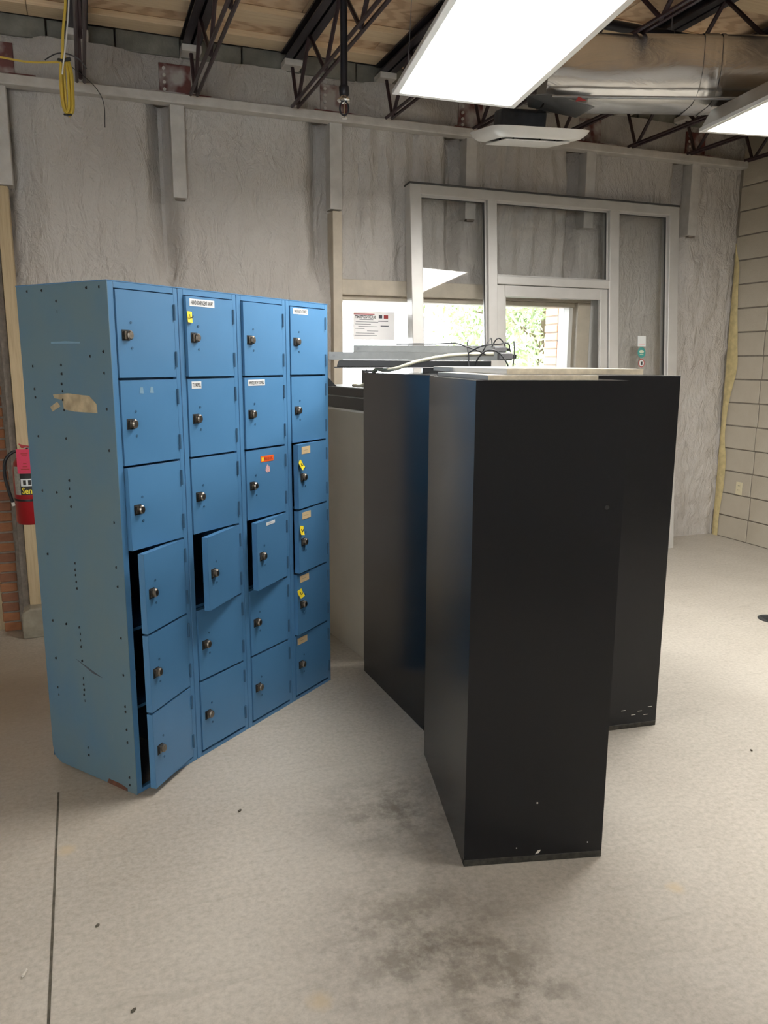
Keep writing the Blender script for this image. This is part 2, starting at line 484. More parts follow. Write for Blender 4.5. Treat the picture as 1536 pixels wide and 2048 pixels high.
mb.box(-5.87, WIN[0]-.05, .25, .34, -.3, Z_LEDGE); mb.box(WIN[1]+.08, .1, .25, .34, -.3, Z_LEDGE); mb.box(-5.87, -5.84, .06, .25, -.3, Z_LEDGE)
mb.box(WIN[0]-.06, WIN[1]+.1, .25, .34, -.3, WIN[2]-.05); mb.box(WIN[0]-.06, WIN[1]+.1, .25, .34, WIN[3]+.05, Z_LEDGE)
mb.box(WIN[0]-.06, WIN[1]+.12, .13, .26, WIN[3], WIN[3]+.1); mb.box(WIN[0]-.08, WIN[0]-.03, .10, .26, WIN[2]-.05, WIN[3]); mb.box(WIN[1]+.03, WIN[1]+.12, .13, .26, WIN[2]-.05, WIN[3])
wall_back = at_wall(mb.build('wall_back', 'foam', smooth=True)); struct(wall_back, 'grey sprayed foam back wall')
# dark block course above the beam: each block a piece
blk = MB().box(0, .39, 0, .15, 0, .118).mesh('block', ['cmudark'])
x = SL
while x < .1:
    place('block', blk, wall_back, bevel=.004, loc=(x, .02+random.uniform(-.012, .012), 3.50)); x += .40
box('block_backing', (SL-.2, .2, .10, .3, Z_LEDGE, Z_DECK+.12), 'mortar', wall_back)
# brick jamb at the left doorway
bk = [MB().box(0, .105, 0, .2, 0, .058).mesh('brick', [k_]) for k_ in ('brick', 'brick2')]
for i in range(27):
    place('brick', bk[0] if random.random() < .62 else bk[1], wall_back, bevel=.004, loc=(-6.035+random.uniform(-.004, .004), .055+random.uniform(-.004, .004), -.25+i*.0695))
box('mortar_bed', (-6.03, -5.90, .062, .25, -.25, 1.64), 'mortar', wall_back)
box('mortar_strip', (-5.925, -5.86, .02, .06, -.25, 2.0), 'mortar', wall_back, .004)
bk3 = MB().box(0, .105, 0, .2, 0, .058).mesh('brick', ['bricksunlit'])
# outer brick jamb at the right of the window
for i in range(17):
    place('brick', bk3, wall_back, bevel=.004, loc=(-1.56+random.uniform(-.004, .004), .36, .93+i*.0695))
box('mortar_bed', (-1.55, -1.40, .37, .56, .8, 2.15), 'mortar', wall_back)
# ledge and beam
led = at_wall(MB().prism([(-.055, 3.205), (-.055, 3.222), (-.05, Z_LEDGE+.03), (.04, Z_LEDGE+.03), (.04, 3.205)], 0, SL, .0).build('trim_1', 'foampaint', bevel=.005)); struct(led, 'pale sprayed steel ledge under the roof joists')
def beam_d(s, z):
    bare = min(abs(s-k) for k in STUBS)
    lump = smoothstep(.16, .30, bare)
    return lump*(.03+.05*fbm(s*1.8, z*3, 4, 3)*smoothstep(3.26, 3.34, z)+.012*fbm(s*8, z*8, 2, 3)) - .035
vs, fs = grid_wall(SL, .02, Z_LEDGE+.02, 3.505, .03, beam_d)
mb = MB().add(vs, fs); mb.box(SL, .02, .03, .10, 3.49, 3.505)
beam = at_wall(mb.build('trim_2', 'beam', smooth=True)); struct(beam, 'foam covered steel beam with red primer patches')
for k in STUBS:
    box('splice_plate', (k-.10, k+.10, .022, .04, 3.27, 3.46), 'primer', beam, .002)
    box('flange_patch', (k-.16, k+.22, -.045, .03, 3.266, 3.272), 'primer', beam)
    for j in range(4):
        MB().cyl((k-.07, .024, 3.30+j*.042), (k-.07, .008, 3.30+j*.042), .011, 6).build('bolt', 'foampaint', beam)
# wall studs
n_tr = 3
def trim(b, mat, label, bevel=.003):
    global n_tr
    o = at_wall(box('trim_%d' % n_tr, b, mat, None, bevel)); n_tr += 1; return struct(o, label)
for k, nm in zip(STUBS, ('far left, above the pine stud', 'above the blue lockers', 'above the window left jamb', 'behind the left glass of the frame', 'behind the middle glass of the frame', 'beside the block wall corner')):
    trim((k-.045, k+.045, -.012, .10, 2.635, 3.21), 'foampaint', 'short white sprayed stud hanging from the ledge, '+nm)
    if k in (-4.745, -.51, -2.605):
        o = at_wall(box('trim_%d' % n_tr, (k-.030, k+.034, -.008, .03, 2.622, 2.636), 'mortar')); n_tr += 1; struct(o, 'dark sawn end of short stud, '+nm)
trim((-3.70, -3.63, -.035, .10, .2, 2.62), 'beigejamb', 'beige wooden stud at the left side of the window')
trim((-5.855, -5.785, -.06, .05, -.07, 2.62), 'stud', 'bare pine stud at the left edge, behind the fire extinguisher')
trim((-5.90, -5.86, -.02, .05, -.07, 2.3), 'mortar', 'dark shim strip beside the pine stud')
# boarded doorway at left
dr = at_wall(MB().box(-7.0, -6.03, .10, .14, -.3, 2.66).build('door_1', 'stud')); struct(dr, 'brown board closing the doorway at the left edge')
# window
wr = bpy.data.objects.new('window_1', None); COL.objects.link(wr); at_wall(wr); struct(wr, 'bright window behind the glazed frame')
x0, x1, z0, z1 = WIN
box('header_board', (x0-.06, x1+.12, -.03, .14, z1, z1+.11), 'beigejamb', wr, .004)
box('head_stop', (x0, x1, .02, .20, z1-.035, z1), 'beigejamb', wr, .004)
box('jamb', (x1, x1+.12, -.03, .14, z0, z1), 'beigejamb', wr, .004)
box('jamb', (x1-.035, x1, .04, .20, z0, z1), 'white', wr, .004)
box('jamb', (x0-.03, x0, .02, .20, z0, z1), 'beigejamb', wr, .004)
box('sill', (x0-.06, x1+.12, -.08, .30, z0-.05, z0), 'beigejamb', wr, .004)
box('pane', (x0, x1-.03, .12, .126, z0, z1-.03), 'glass', wr)
box('reveal_board', (x1+.12, x1+.27, -.032, .05, z0-.05, z1+.02), 'smooth', wr, .003)
# right wall of painted blocks
wall_right = at_wall(MB().box(.008, .25, TB-.2, .3, -.1, Z_DECK+.12).build('wall_right', 'blockjoint')); struct(wall_right, 'painted concrete block wall at the right')
bl = MB().box(0, .19, -.394, 0, 0, .1935).mesh('block', ['block'])
for i in range(18):
    y = .2-(.203 if i % 2 else .406*.48)
    for j in range(8):
        place('block', bl, wall_right, bevel=.003, loc=(random.uniform(-.002, .002), y-.406*j, .004+i*.2045))
bl2 = box('block_field', (0, .2, TB, -3.3, 0, Z_DECK), 'block', wall_right)
vs = []; fs = []
for j in range(66):
    z = j*.04; wv = .075+.045*fbm(1.3, z*1.4, 0, 3)+.035*math.exp(-((z-1.55)/.35)**2)+.03*math.exp(-((z-.6)/.3)**2)
    wv *= smoothstep(2.62, 2.35, z)
    for k in range(5):
        y = -wv*k/4; vs.append((-.003-.010*math.sin(math.pi*(k+.4)/4.8)*(1+.5*fbm(z*5, k, 3, 2)), .005+y, z))
for j in range(65):
    for k in range(4): fs.append((j*5+k, j*5+k+1, j*5+k+6, j*5+k+5))
MB().add(vs, fs).build('foam_edge', 'foamyellow', wall_right, True)
# other walls
wl = at_wall(MB().box(SL-.2, SL, TB-.2, .2, -.3, Z_DECK+.12).build('wall_left', 'drywall')); struct(wl, 'plain wall left of the camera')
FWX = (-8.1, -6.2, .9, 2.9)
mb = MB().box(SL-.2, FWX[0], TB-.2, TB, -.3, Z_DECK+.12).box(FWX[1], .2, TB-.2, TB, -.3, Z_DECK+.12)
mb.box(FWX[0], FWX[1], TB-.2, TB, -.3, FWX[2]).box(FWX[0], FWX[1], TB-.2, TB, FWX[3], Z_DECK+.12)
wf = at_wall(mb.build('wall_front', 'drywall')); struct(wf, 'plain wall behind the camera')
w2 = bpy.data.objects.new('fill_window', None); COL.objects.link(w2); at_wall(w2); struct(w2, 'added unseen window behind the camera for fill daylight')  # invented opening, added to let fill daylight in from behind
for i in range(3):
    xx = FWX[0]+(FWX[1]-FWX[0]-.06)*i/2
    box('mullion', (xx, xx+.06, TB-.14, TB-.04, FWX[2], FWX[3]), 'frame', w2, .003)
    if i < 2: box('pane', (xx+.06, xx+(FWX[1]-FWX[0]-.06)/2, TB-.095, TB-.089, FWX[2]+.05, FWX[3]-.05), 'glass', w2)
for z in (FWX[2], FWX[3]-.05): box('rail', (FWX[0]+.06, FWX[1]-.06, TB-.14, TB-.04, z, z+.05), 'frame', w2, .003)
# ceiling: slab, plywood sheets, nailers
ceil = at_wall(MB().box(SL-.2, .25, TB-.2, .6, Z_DECK+.055, Z_DECK+.15).build('ceiling', 'ply')); struct(ceil, 'plywood roof deck on steel joists')
sh = MB().box(0, 1.21, -.605, 0, 0, .018).mesh('plywood_sheet', ['ply'])
for j in range(8):
    x = SL-(.6 if j % 2 else 0)
    while x < .2:
        place('plywood_sheet', sh, ceil, loc=(x, .12-.61*j, Z_DECK+.036+random.uniform(0, .003))); x += 1.216
for ts in (0., .38, 1.0, 1.6, 2.2, 2.8, 3.4, 4.0):
    x = SL
    while x < .1:
        L_ = 2.7; e = min(x+L_, .2)
        box('nailer', (x, e-.004, -ts-.165, -ts, Z_DECK, Z_DECK+.036), 'pine', ceil, .002); x += L_
# roof joists, one thing each
JS = [-5.326, -4.648, -3.984, -3.31, -2.63, -1.95, -1.27, -.69, -.09]
jl = ['leftmost, beside the yellow cable coil', 'second from left, over the lockers', 'third from left, beside the sprinkler pipe', 'fourth from left, left of big ceiling light', 'fifth from left, behind big ceiling light', 'sixth from left, over the air diffuser', 'third from the block wall', 'second from the block wall', 'last one at the block wall']
def joist(s, lab):
    P0 = Vector(O) + Matrix.Rotation(WA, 3, 'Z') @ Vector((s, 0, 0))
    t_ = thing('roof_joist', 'dark steel web roof joist, '+lab, 'joist', P0, WA, 'open web roof joists')
    L_ = 6.4; zb, zt = 3.245, 3.545
    for sx in (-1, 1):
        MB().prism([(sx*.008, zt), (sx*.058, zt), (sx*.058, zt+.008), (sx*.014, zt+.008), (sx*.014, zt+.06), (sx*.008, zt+.06)], 1, -L_, -.0).build('top_chord', 'joistdk', t_)
        MB().cyl((sx*.021, -.12, zb), (sx*.021, -L_, zb), .011, 6).build('bottom_chord', 'joist', t_)
    box('top_plate', (-.058, .058, -L_, 0, zt+.058, Z_DECK-.001), 'joistdk', t_)
    box('bearing_seat', (-.062, .062, -.11, .06, 3.506, zt), 'foampaint', t_, .003)
    tops = [.50, 1.16, 1.80, 2.44, 3.08, 3.72, 4.36, 5.0]; bots = [.20, .84, 1.48, 2.12, 2.76, 3.40, 4.04, 4.68]
    segs = [((.05, zt), (.18, zb))]
    for i in range(8):
        segs.append(((bots[i], zb), (tops[i], zt+.01)))
        if i < 7: segs.append(((tops[i], zt+.01), (bots[i+1], zb)))
    for (a_, za), (b_, zb_) in segs:
        MB().cyl((0, -a_, za), (0, -b_, zb_), .0125, 6).build('web_rod', 'joist', t_)
for s_, l_ in zip(JS, jl): joist(s_, l_)

# ------------------------------------------------------------------ blue locker bank
LK = thing('locker_bank', 'blue steel bank of twenty-four box lockers, some doors ajar', 'lockers', (-.9044, 2.6452, 0), R(59.2))
W_, D_, H_ = .3126, .472, 1.829
bw = W_*4
def side_pts(): return [(0, .0), (.04, .0), (D_-.045, 0.012), (D_-.012, .03), (D_, .07), (D_, H_), (0, H_)]
for i, xx in enumerate((0, bw-.002)):
    sp = MB().prism(side_pts(), 0, xx, xx+.002).build('side_panel', 'blueside', LK, label='faded grey blue side panel' if i == 0 else None)
    if i == 0:
        sp0 = sp
mb = MB()
rows = [(.256, [1.77, 1.735, 1.555, 1.525, 1.49, 1.465, 1.435, 1.40, 1.30, 1.15, 1.12, 1.09, 1.055, .845, .82, .80, .775, .75, .60, .575, .55, .525, .47, .40, .375, .355, .335, .31, .12, .09]),
        (.035, [1.808, 1.60, 1.53, 1.41, 1.27, 1.02, .86, .79, .60, .46, .34, .32, .25, .20, .06, .03]),
        (.41, [1.808, 1.55, 1.47, 1.44, 1.30, 1.10, .86, .60, .45, .33, .30]),
        (.33, [1.808, 1.10, .60]), (.10, [1.808, 1.585])]
for y, zs in rows:
    for z in zs:
        mb.cyl((-.0008, y+random.uniform(-.004, .004), z), (.0005, y, z), .0048, 8)
hl = mb.build('rivet_holes', 'black', LK); hl['kind'] = 'stuff'
# old sticker glue and scuffs on the side panel
MB().prism([(.31, 1.452), (.23, 1.458), (.12, 1.452), (.085, 1.425), (.083, 1.395), (.20, 1.396), (.255, 1.402), (.262, 1.435), (.305, 1.440)], 0, -.0012, .0005).build('glue_patch', 'oldglue', sp0)
MB().prism([(.32, 1.392), (.33, 1.408), (.29, 1.428), (.275, 1.412)], 0, -.0012, .0005).build('glue_patch', 'oldglue', sp0)
MB().prism([(.29, .470), (.19, .438), (.15, .425), (.20, .432)], 0, -.001, .0005).build('scratch', 'insul', sp0)
MB().prism([(.30, 1.628), (.15, 1.628), (.15, 1.633), (.22, 1.636), (.30, 1.634)], 0, -.001, .0005).build('tape_residue', 'tape', sp0)
MB().prism([(.05, .0), (.16, .004), (.15, .022), (.09, .02), (.05, .012)], 0, -.001, .0005).build('rust_patch', 'rust', sp0)
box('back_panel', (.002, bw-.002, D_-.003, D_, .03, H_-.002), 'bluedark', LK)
box('top_panel', (-.002, bw+.002, -.001, D_+.001, H_-.002, H_+.001), 'blue', LK)
tilt = {(0, 2): 3, (0, 3): 13.5, (0, 4): 13.5, (0, 5): 13.5, (1, 0): 2, (1, 3): 13.7, (2, 0): 1.8, (2, 1): 1, (2, 3): 9.8, (3, 2): 6.5, (3, 3): 6, (3, 4): 3.5}
labels = {(1, 0): ('HAND SOAP/SCENT AWAY', .018, .135, .009, .026), (1, 1): ('T.PAPER', .020, .050, .010, .026), (2, 1): ('WHITE BATH TOWELS', .022, .108, .009, .024), (3, 0): ('WHITE BATH TOWELS', .020, .108, .006, .024)}
plain = {(2, 3): ('label', .08, .075, .012, .013), (3, 2): ('tanlabel', .032, .075, .012, .032), (3, 3): ('tanlabel', .032, .075, .012, .032), (3, 4): ('tanlabel', .020, .075, .010, .032), (3, 5): ('tanlabel', .012, .075, .014, .032)}
PITCHZ = .2976; DW, DH, DT = .2605, PITCHZ-.008, .024
# shared door mesh: hinge at local x=0, door reaches to -x, front at y=0
def door_mesh():
    mb = MB()
    mb.box(-DW, 0, 0, .0012, 0, DH); mb.box(-DW, -DW+.0012, 0, DT, 0, DH); mb.box(-.0012, 0, 0, DT, 0, DH)
    mb.box(-DW, 0, 0, DT, 0, .0012); mb.box(-DW, 0, 0, DT, DH-.0012, DH); mb.box(-DW, 0, DT-.001, DT, 0, DH)
    return mb.mesh('door', ['blue'])
DM = door_mesh()
lm = MB(); lx = -DW+.040; lz = DH-.148
lm.box(lx-.021, lx+.012, -.0012, .001, lz-.018, lz+.018, 0)
lm.lathe([(.0, 0), (.016, 0), (.016, .012), (.012, .016), (.0, .016)], (0, 0, 0), 14, 1)
nv = 5*14
for i in range(len(lm.v)-nv, len(lm.v)):
    a_ = lm.v[i]; lm.v[i] = (lx+.006+a_[0]*.8, -a_[2], lz+a_[1])
lm.box(lx-.014, lx+.004, -.007, 0, lz-.013, lz+.013, 1)
LATCH = lm.mesh('latch', ['black', 'steel'])
rv = MB()
RIV = MB().cyl((0, -.0018, 0), (0, .001, 0), .0045, 8).mesh('rivet', ['bluedark'])
HNG = MB().cyl((0, -.003, 0), (0, -.003, .055), .0045, 8).mesh('hinge', ['bluedark'])
STK = MB().box(0, .003, .012, .05, -.022, .022).box(0, .003, .005, .014, -.010, .010).mesh('strike', ['steel'])
for c_ in range(4):
    bx = c_*W_
    box('stile', (bx+.0012, bx+.0262, 0, .018, 0, H_-.002), 'blue', LK, .0015)
    box('stile', (bx+.2905, bx+W_-.0012, 0, .018, 0, H_-.002), 'blue', LK, .0015)
    box('top_rail', (bx+.0262, bx+.2905, 0, .018, 1.806, H_-.002), 'blue', LK, .001)
    box('bottom_rail', (bx+.0262, bx+.2905, 0, .018, 0, .016), 'blue', LK, .001)
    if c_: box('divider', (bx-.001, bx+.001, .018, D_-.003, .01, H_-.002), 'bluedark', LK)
    for r_i in range(6):
        ztop = 1.803-r_i*PITCHZ
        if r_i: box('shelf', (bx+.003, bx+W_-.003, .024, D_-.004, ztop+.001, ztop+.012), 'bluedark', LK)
        ang = tilt.get((c_, r_i), .35)
        dob = place('door', DM, LK, loc=(bx+.2895, -.002, ztop-DH), rot=(0, 0, R(ang)), bevel=.002)
        place('latch', LATCH, dob)
        for dz in (.042, -.042): place('rivet', RIV, dob, loc=(-DW+.060, 0, lz+dz))
        for z in (.035, .20): place('hinge', HNG, LK, loc=(bx+.2900, -.0005, ztop-DH+z))
        if ang > 9 and c_ < 2: place('strike', STK, LK, loc=(bx+.030, .002, ztop-.148))
        if (c_, r_i) in labels:
            tx, ox, w_, oz, h_ = labels[(c_, r_i)]
            mb = MB().box(-DW+ox, -DW+ox+w_, -.0010, .0005, DH-oz-h_, DH-oz)
            mb.text(tx, -DW+ox+w_*.06, DH-oz-h_*.80, -.0016, h_*.60, w_*.88, 1)
            mb.build('name_label', ['label', 'ink'], dob, label='white printed label')
        if (c_, r_i) in plain:
            mt, ox, w_, oz, h_ = plain[(c_, r_i)]
            mb = MB().box(-DW+ox, -DW+ox+w_, -.0010, .0005, DH-oz-h_, DH-oz, 0)
            mb.box(-DW+ox+w_*.22, -DW+ox+w_*.7, -.0012, 0, DH-oz-h_*.55, DH-oz-h_*.45, 1)
            mb.build('name_label', [mt, 'greyprint' if mt == 'label' else 'oldglue'], dob, label='blank tan label' if mt != 'label' else 'small white label')
        if (c_, r_i) == (2, 2):
            mb = MB().box(-DW+.092, -DW+.178, -.001, .0005, DH-.055, DH-.030, 0)
            mb.box(-DW+.098, -DW+.112, -.0013, 0, DH-.051, DH-.035, 2)
            mb.text('BROOK', -DW+.116, DH-.050, -.0013, .014, .056, 1)
            mb.build('name_label', ['orange', 'redink', 'yellowtag'], dob, label='orange name label')
            MB().prism([(-DW+.125, DH-.082), (-DW+.135, DH-.068), (-DW+.150, DH-.078), (-DW+.152, DH-.100), (-DW+.132, DH-.102), (-DW+.122, DH-.092)], 1, -.001, .0005).build('torn_sticker', 'pinktorn', dob)
        if (c_, r_i) == (0, 1):
            for ox in (.082, .128):
                MB().prism([(-DW+ox, DH-.045), (-DW+ox+.018, DH-.047), (-DW+ox+.016, DH-.025), (-DW+ox+.004, DH-.024)], 1, -.001, .0005).build('tape_scrap', 'tape', dob)
        if (c_, r_i) in ((1, 0), (3, 2), (3, 3), (3, 4)):
            # bent yellow paper tag with a black ring mark
            ox = {(1, 0): .014, (3, 2): .018, (3, 3): .016, (3, 4): .016}[(c_, r_i)]
            oz = .075 if c_ == 1 else .090
            hh = .040; ww = .028
            vs = []; fs = []
            rr = {(1, 0): -.06, (3, 2): .5, (3, 3): -.2, (3, 4): .35}[(c_, r_i)]
            for j in range(5):
                for i in range(4):
                    u_ = (i/3-.5)*ww; v_ = (.5-j/4)*hh
                    vs.append((-DW+ox+u_*math.cos(rr)-v_*math.sin(rr), -.003-.010*(j/4)**2*(1 if c_ == 3 else .5)-.003*math.sin(i*1.4+r_i), DH-oz+u_*math.sin(rr)+v_*math.cos(rr)))
            for j in range(4):
                for i in range(3): fs.append((j*4+i, j*4+i+1, j*4+i+5, j*4+i+4))
            mb = MB().add(vs, fs, 0)
            for k in range(7):
                g = math.pi*(.95+k*.16); gx, gz = ox+.009*math.cos(g), oz-.008+.009*math.sin(g)
                mb.box(-DW+gx-.0016, -DW+gx+.0016, -.0125, -.009, DH-oz+.006+.009*math.sin(g)-.0012, DH-oz+.006+.009*math.sin(g)+.0012, 1)
            mb.build('yellow_tag', ['yellowtag', 'ink'], dob, True, label='bent yellow paper tag')

# ------------------------------------------------------------------ three black cabinets
CH = 1.519
def cabinet(x, y, deg, lab, w=.4535, d=.735):
    t_ = thing('steel_cabinet', lab, 'cabinet', (x, y, 0), R(deg), 'black steel cabinets')
    box('side_panel', (0, .0015, .0012, d, .0, CH-.001), 'cab', t_)
    box('side_panel', (w-.0015, w, .0012, d, .0, CH-.001), 'cab', t_)
    box('back_panel', (0.0, w, 0, .0016, .022, CH-.0), 'cab', t_)
    box('top_panel', (0, w, .0, d, CH-.002, CH+.001), 'cab', t_, .0015)
    box('base_rail', (.0, w, -.0012, .02, 0, .022), 'cabscuff', t_, .001)
    box('door', (.004, w/2-.001, d, d+.018, .05, CH-.03), 'cab', t_, .002)
    box('door', (w/2+.001, w-.004, d, d+.018, .05, CH-.03), 'cab', t_, .002)
    box('base_panel', (.0015, w-.0015, .02, d, .02, .023), 'cab', t_)
    return t_
A = cabinet(.257, 2.235, 7.0, 'tall black steel cabinet in front, two pale boards lying on top')
MB().prism([(.232, .026), (.240, .038), (.250, .040), (.245, .030)], 1, -.001, .0005).build('paint_chip', 'chippale', A)
for q in ((.232, .205, .003), (.405, .055, .002), (.17, .052, .002)):
    MB().ellipse_y(q[0], -.0008, q[1], q[2], q[2], 8).build('paint_chip', 'chippale', A)
MB().ellipse_y(.405, -.0012, 1.15, .007, .007, 12).build('plug_hole', 'black', A)
B = cabinet(.180, 3.160, -67.7+90-45.0+0, 'x') if False else None
# cabinet B: its left side runs from (-.097,3.829) to (.18,3.155)
B = cabinet(.180, 3.160, 22.3, 'glossy black steel cabinet at left, nearest the blue lockers, under the metal rails')
C = cabinet(.763, 3.118, 14.7, 'black steel cabinet at the right rear, nearest the block wall')
for q in ((.36, .075), (.33, .06), (.28, .085), (.39, .055), (.41, .09)):
    box('scuff', (q[0], q[0]+.02, -.0008, .0, q[1], q[1]+.002), 'chippale', C)
# boards
def board(name, x, y, deg, z, w, l, th, lab):
    mb = MB().box(0, w, 0, l, 0, th)
    me_i = [1, 0, 1, 1, 0, 1]  # bottom, top, front, back, left, right
    mb.mi = [0, 0, 1, 1, 0, 1]
    o = mb.build(name, ['lam', 'particle'], loc=(x, y, z), rot=(0, 0, R(deg)), bevel=.0008)
    return tag(o, lab, 'board')
board('shelf_board', .292, 2.245, 7.6, CH+.0012, .325, .72, .0145, 'lower pale laminate shelf board lying on the front black cabinet')
board('shelf_board', .352, 2.295, 8.0, CH+.0165, .415, 1.06, .017, 'upper wider white laminate shelf board, on top of the other board')

# ------------------------------------------------------------------ beige cabinet with black drawers on top
tc = thing('storage_cabinet', 'low beige steel cabinet behind, between lockers and black cabinets', 'cabinet', (-.092, 3.966, 0), R(26.6))
TH = 1.325
box('side_panel', (0, .0016, 0, .76, .02, TH-.012), 'tan', tc)
box('side_panel', (.44, .4416, 0, .76, .02, TH-.012), 'tan', tc)
box('front_panel', (0.0016, .44, 0, .0016, .02, TH-.012), 'tan', tc)
box('back_panel', (0.0016, .44, .7584, .76, .02, TH-.012), 'tan', tc)
box('top_panel', (-.004, .446, -.004, .764, TH-.012, TH), 'white', tc, .003)
box('base_rail', (.004, .438, .004, .756, 0, .02), 'tan', tc)
def tray(z0, z1, lab, dx):
    t_ = thing('metal_tray', lab, 'tray', (-.092+dx, 3.966, z0), R(26.6))
    hh = z1-z0
    box('side_panel', (0, .004, 0, .74, 0, hh-.004), 'plastic', t_, .001)
    box('side_panel', (.426, .43, 0, .74, 0, hh-.004), 'plastic', t_, .001)
    box('front_panel', (.004, .426, 0, .004, 0, hh-.004), 'plastic', t_)
    box('back_panel', (.004, .426, .736, .74, 0, hh-.004), 'plastic', t_)
    box('bottom_panel', (.004, .426, .004, .736, 0, .004), 'plastic', t_)
    box('rim', (-.002, .432, -.002, .742, hh-.006, hh), 'alu', t_, .0015)
tray(TH+.001, 1.392, 'lower black metal tray stacked on the beige cabinet', 0)
tray(1.393, 1.440, 'upper black metal tray of the stack on the beige cabinet', .003)
mb = MB().prism([(0, 0), (.075, 0), (.02, .058), (0, .062)], 1, 0, .006)
tag(mb.build('black_wedge_panel', 'plastic', loc=(-.335, 4.30, 1.4405), rot=(0, 0, R(5))), 'black wedge shaped panel end beside the locker corner', 'panel')
br = thing('grey_bracket', 'small grey metal bracket standing behind the left black cabinet', 'bracket', (-.118, 4.16, 1.4405), R(20))
box('plate', (0, .085, 0, .003, 0, .085), 'greymetal', br); box('flange', (0, .003, -.03, .0, 0, .085), 'plastic', br); box('lip', (0, .085, -.018, .0, .085, .089), 'alu', br)

# ------------------------------------------------------------------ rails, bar, hose and cables on the left black cabinet
bar = thing('black_bar', 'black bar lying across the left black cabinet, below two metal rails', 'bar', (-.222, 3.70, CH+.0015), R(2))
MB().prism([(0, .026), (.008, .054), (.02, .058), (.72, .058), (.72, .026)], 1, 0, .10).build('bar_body', 'plastic', bar, bevel=.003)
box('bar_lip', (-.012, .70, -.006, .05, .022, .0265), 'plastic', bar, .002)
box('bar_foot', (.40, .70, .01, .09, 0, .0225), 'plastic', bar)
def rail(x, y, z, L_, hh, lab, deg):
    t_ = thing('metal_rail', lab, 'rail', (x, y, z), R(deg))
    MB().prism([(0, 0), (.055, 0), (.055, .003), (.003, .003), (.003, hh-.003), (.055, hh-.003), (.055, hh), (0, hh)], 0, 0, L_).build('channel', 'alu', t_)
    for q in (.022, L_*.5, L_*.62, L_-.03):
        MB().cyl((q, -.002, hh*.5), (q, .001, hh*.5), .0065 if q < .03 else .003, 8).build('bolt', 'greymetal', t_)
    return t_
zr = CH+.0015+.0585
rail(-.258, 3.715, zr, .848, .036, 'lower aluminium rail, longer one reaching behind the lockers', 1.0)
rail(-.145, 3.72, zr+.0365, .71, .030, 'upper aluminium rail with a bolt at its left end', 1.6)
jb = thing('adapter_block', 'grey plastic power adapter block at the right end of the rails', 'adapter', (.525, 3.655, zr+.002), R(12))
box('body', (0, .065, 0, .035, 0, .032), 'greymetal', jb, .004); box('plug', (.065, .085, .008, .028, .006, .026), 'plastic', jb, .003)
jb = thing('adapter_block', 'small dark adapter block on top of the rail ends', 'adapter', (.50, 3.665, zr+.038), R(4))
box('body', (0, .06, 0, .03, 0, .024), 'greymetal', jb, .004); box('plug', (.06, .075, .008, .022, .005, .018), 'plastic', jb, .003)
tag(MB().tube(curve([(-.16, 4.10, 1.452), (-.115, 3.98, 1.454), (-.075, 3.90, 1.48), (-.045, 3.83, 1.5325), (.0, 3.74, 1.5325), (.045, 3.68, 1.538), (.10, 3.665, 1.556), (.162, 3.675, 1.575), (.299, 3.675, 1.600), (.435, 3.675, 1.607), (.50, 3.68, 1.607)], 8), .009, 10).build('flexible_hose', 'hose', smooth=True), 'cream flexible hose running up over the black bar', 'hose')
cbs = [([(.05, 3.70, 1.652), (.226, 3.70, 1.653), (.326, 3.685, 1.655), (.371, 3.66, 1.640), (.428, 3.64, 1.620), (.46, 3.65, 1.604)], .0035, 'long black cable lying along the upper rail'),
       ([(.383, 3.66, 1.612), (.439, 3.62, 1.642), (.517, 3.62, 1.651), (.561, 3.65, 1.655), (.58, 3.70, 1.620)], .0035, 'black cable looping over the right end of the rails'),
       ([(.405, 3.63, 1.525), (.42, 3.61, 1.585), (.45, 3.60, 1.618), (.485, 3.59, 1.625), (.52, 3.59, 1.605), (.55, 3.59, 1.565), (.562, 3.60, 1.523)], .004, 'thick black cable arching in front of the lower rail'),
       ([(.382, 3.69, 1.672), (.380, 3.68, 1.640), (.384, 3.665, 1.60), (.386, 3.655, 1.555), (.40, 3.64, 1.524)], .0035, 'black cable tie strand hanging upright across both rails'),
       ([(.439, 3.66, 1.600), (.455, 3.64, 1.635), (.470, 3.65, 1.665), (.487, 3.68, 1.678), (.50, 3.74, 1.652)], .003, 'thin black cable bent up over the upper rail'),
       ([(.490, 3.66, 1.640), (.502, 3.64, 1.668), (.518, 3.64, 1.677), (.540, 3.66, 1.660), (.56, 3.69, 1.630)], .003, 'thin black cable loop above the adapter blocks'),
       ([(.585, 3.64, 1.665), (.588, 3.635, 1.625), (.586, 3.63, 1.58), (.578, 3.62, 1.54), (.56, 3.62, 1.523)], .003, 'black cable hanging down at the far right rail end'),
       ([(-.088, 3.885, 1.536), (-.083, 3.89, 1.483), (-.078, 3.905, 1.446)], .003, 'thin black cable hanging down from the black bar')]
for p_, r_, l_ in cbs:
    tag(MB().tube(curve(p_, 7), r_, 6).build('power_cable', 'cable', smooth=True), l_, 'cable', 'cables on the rails')

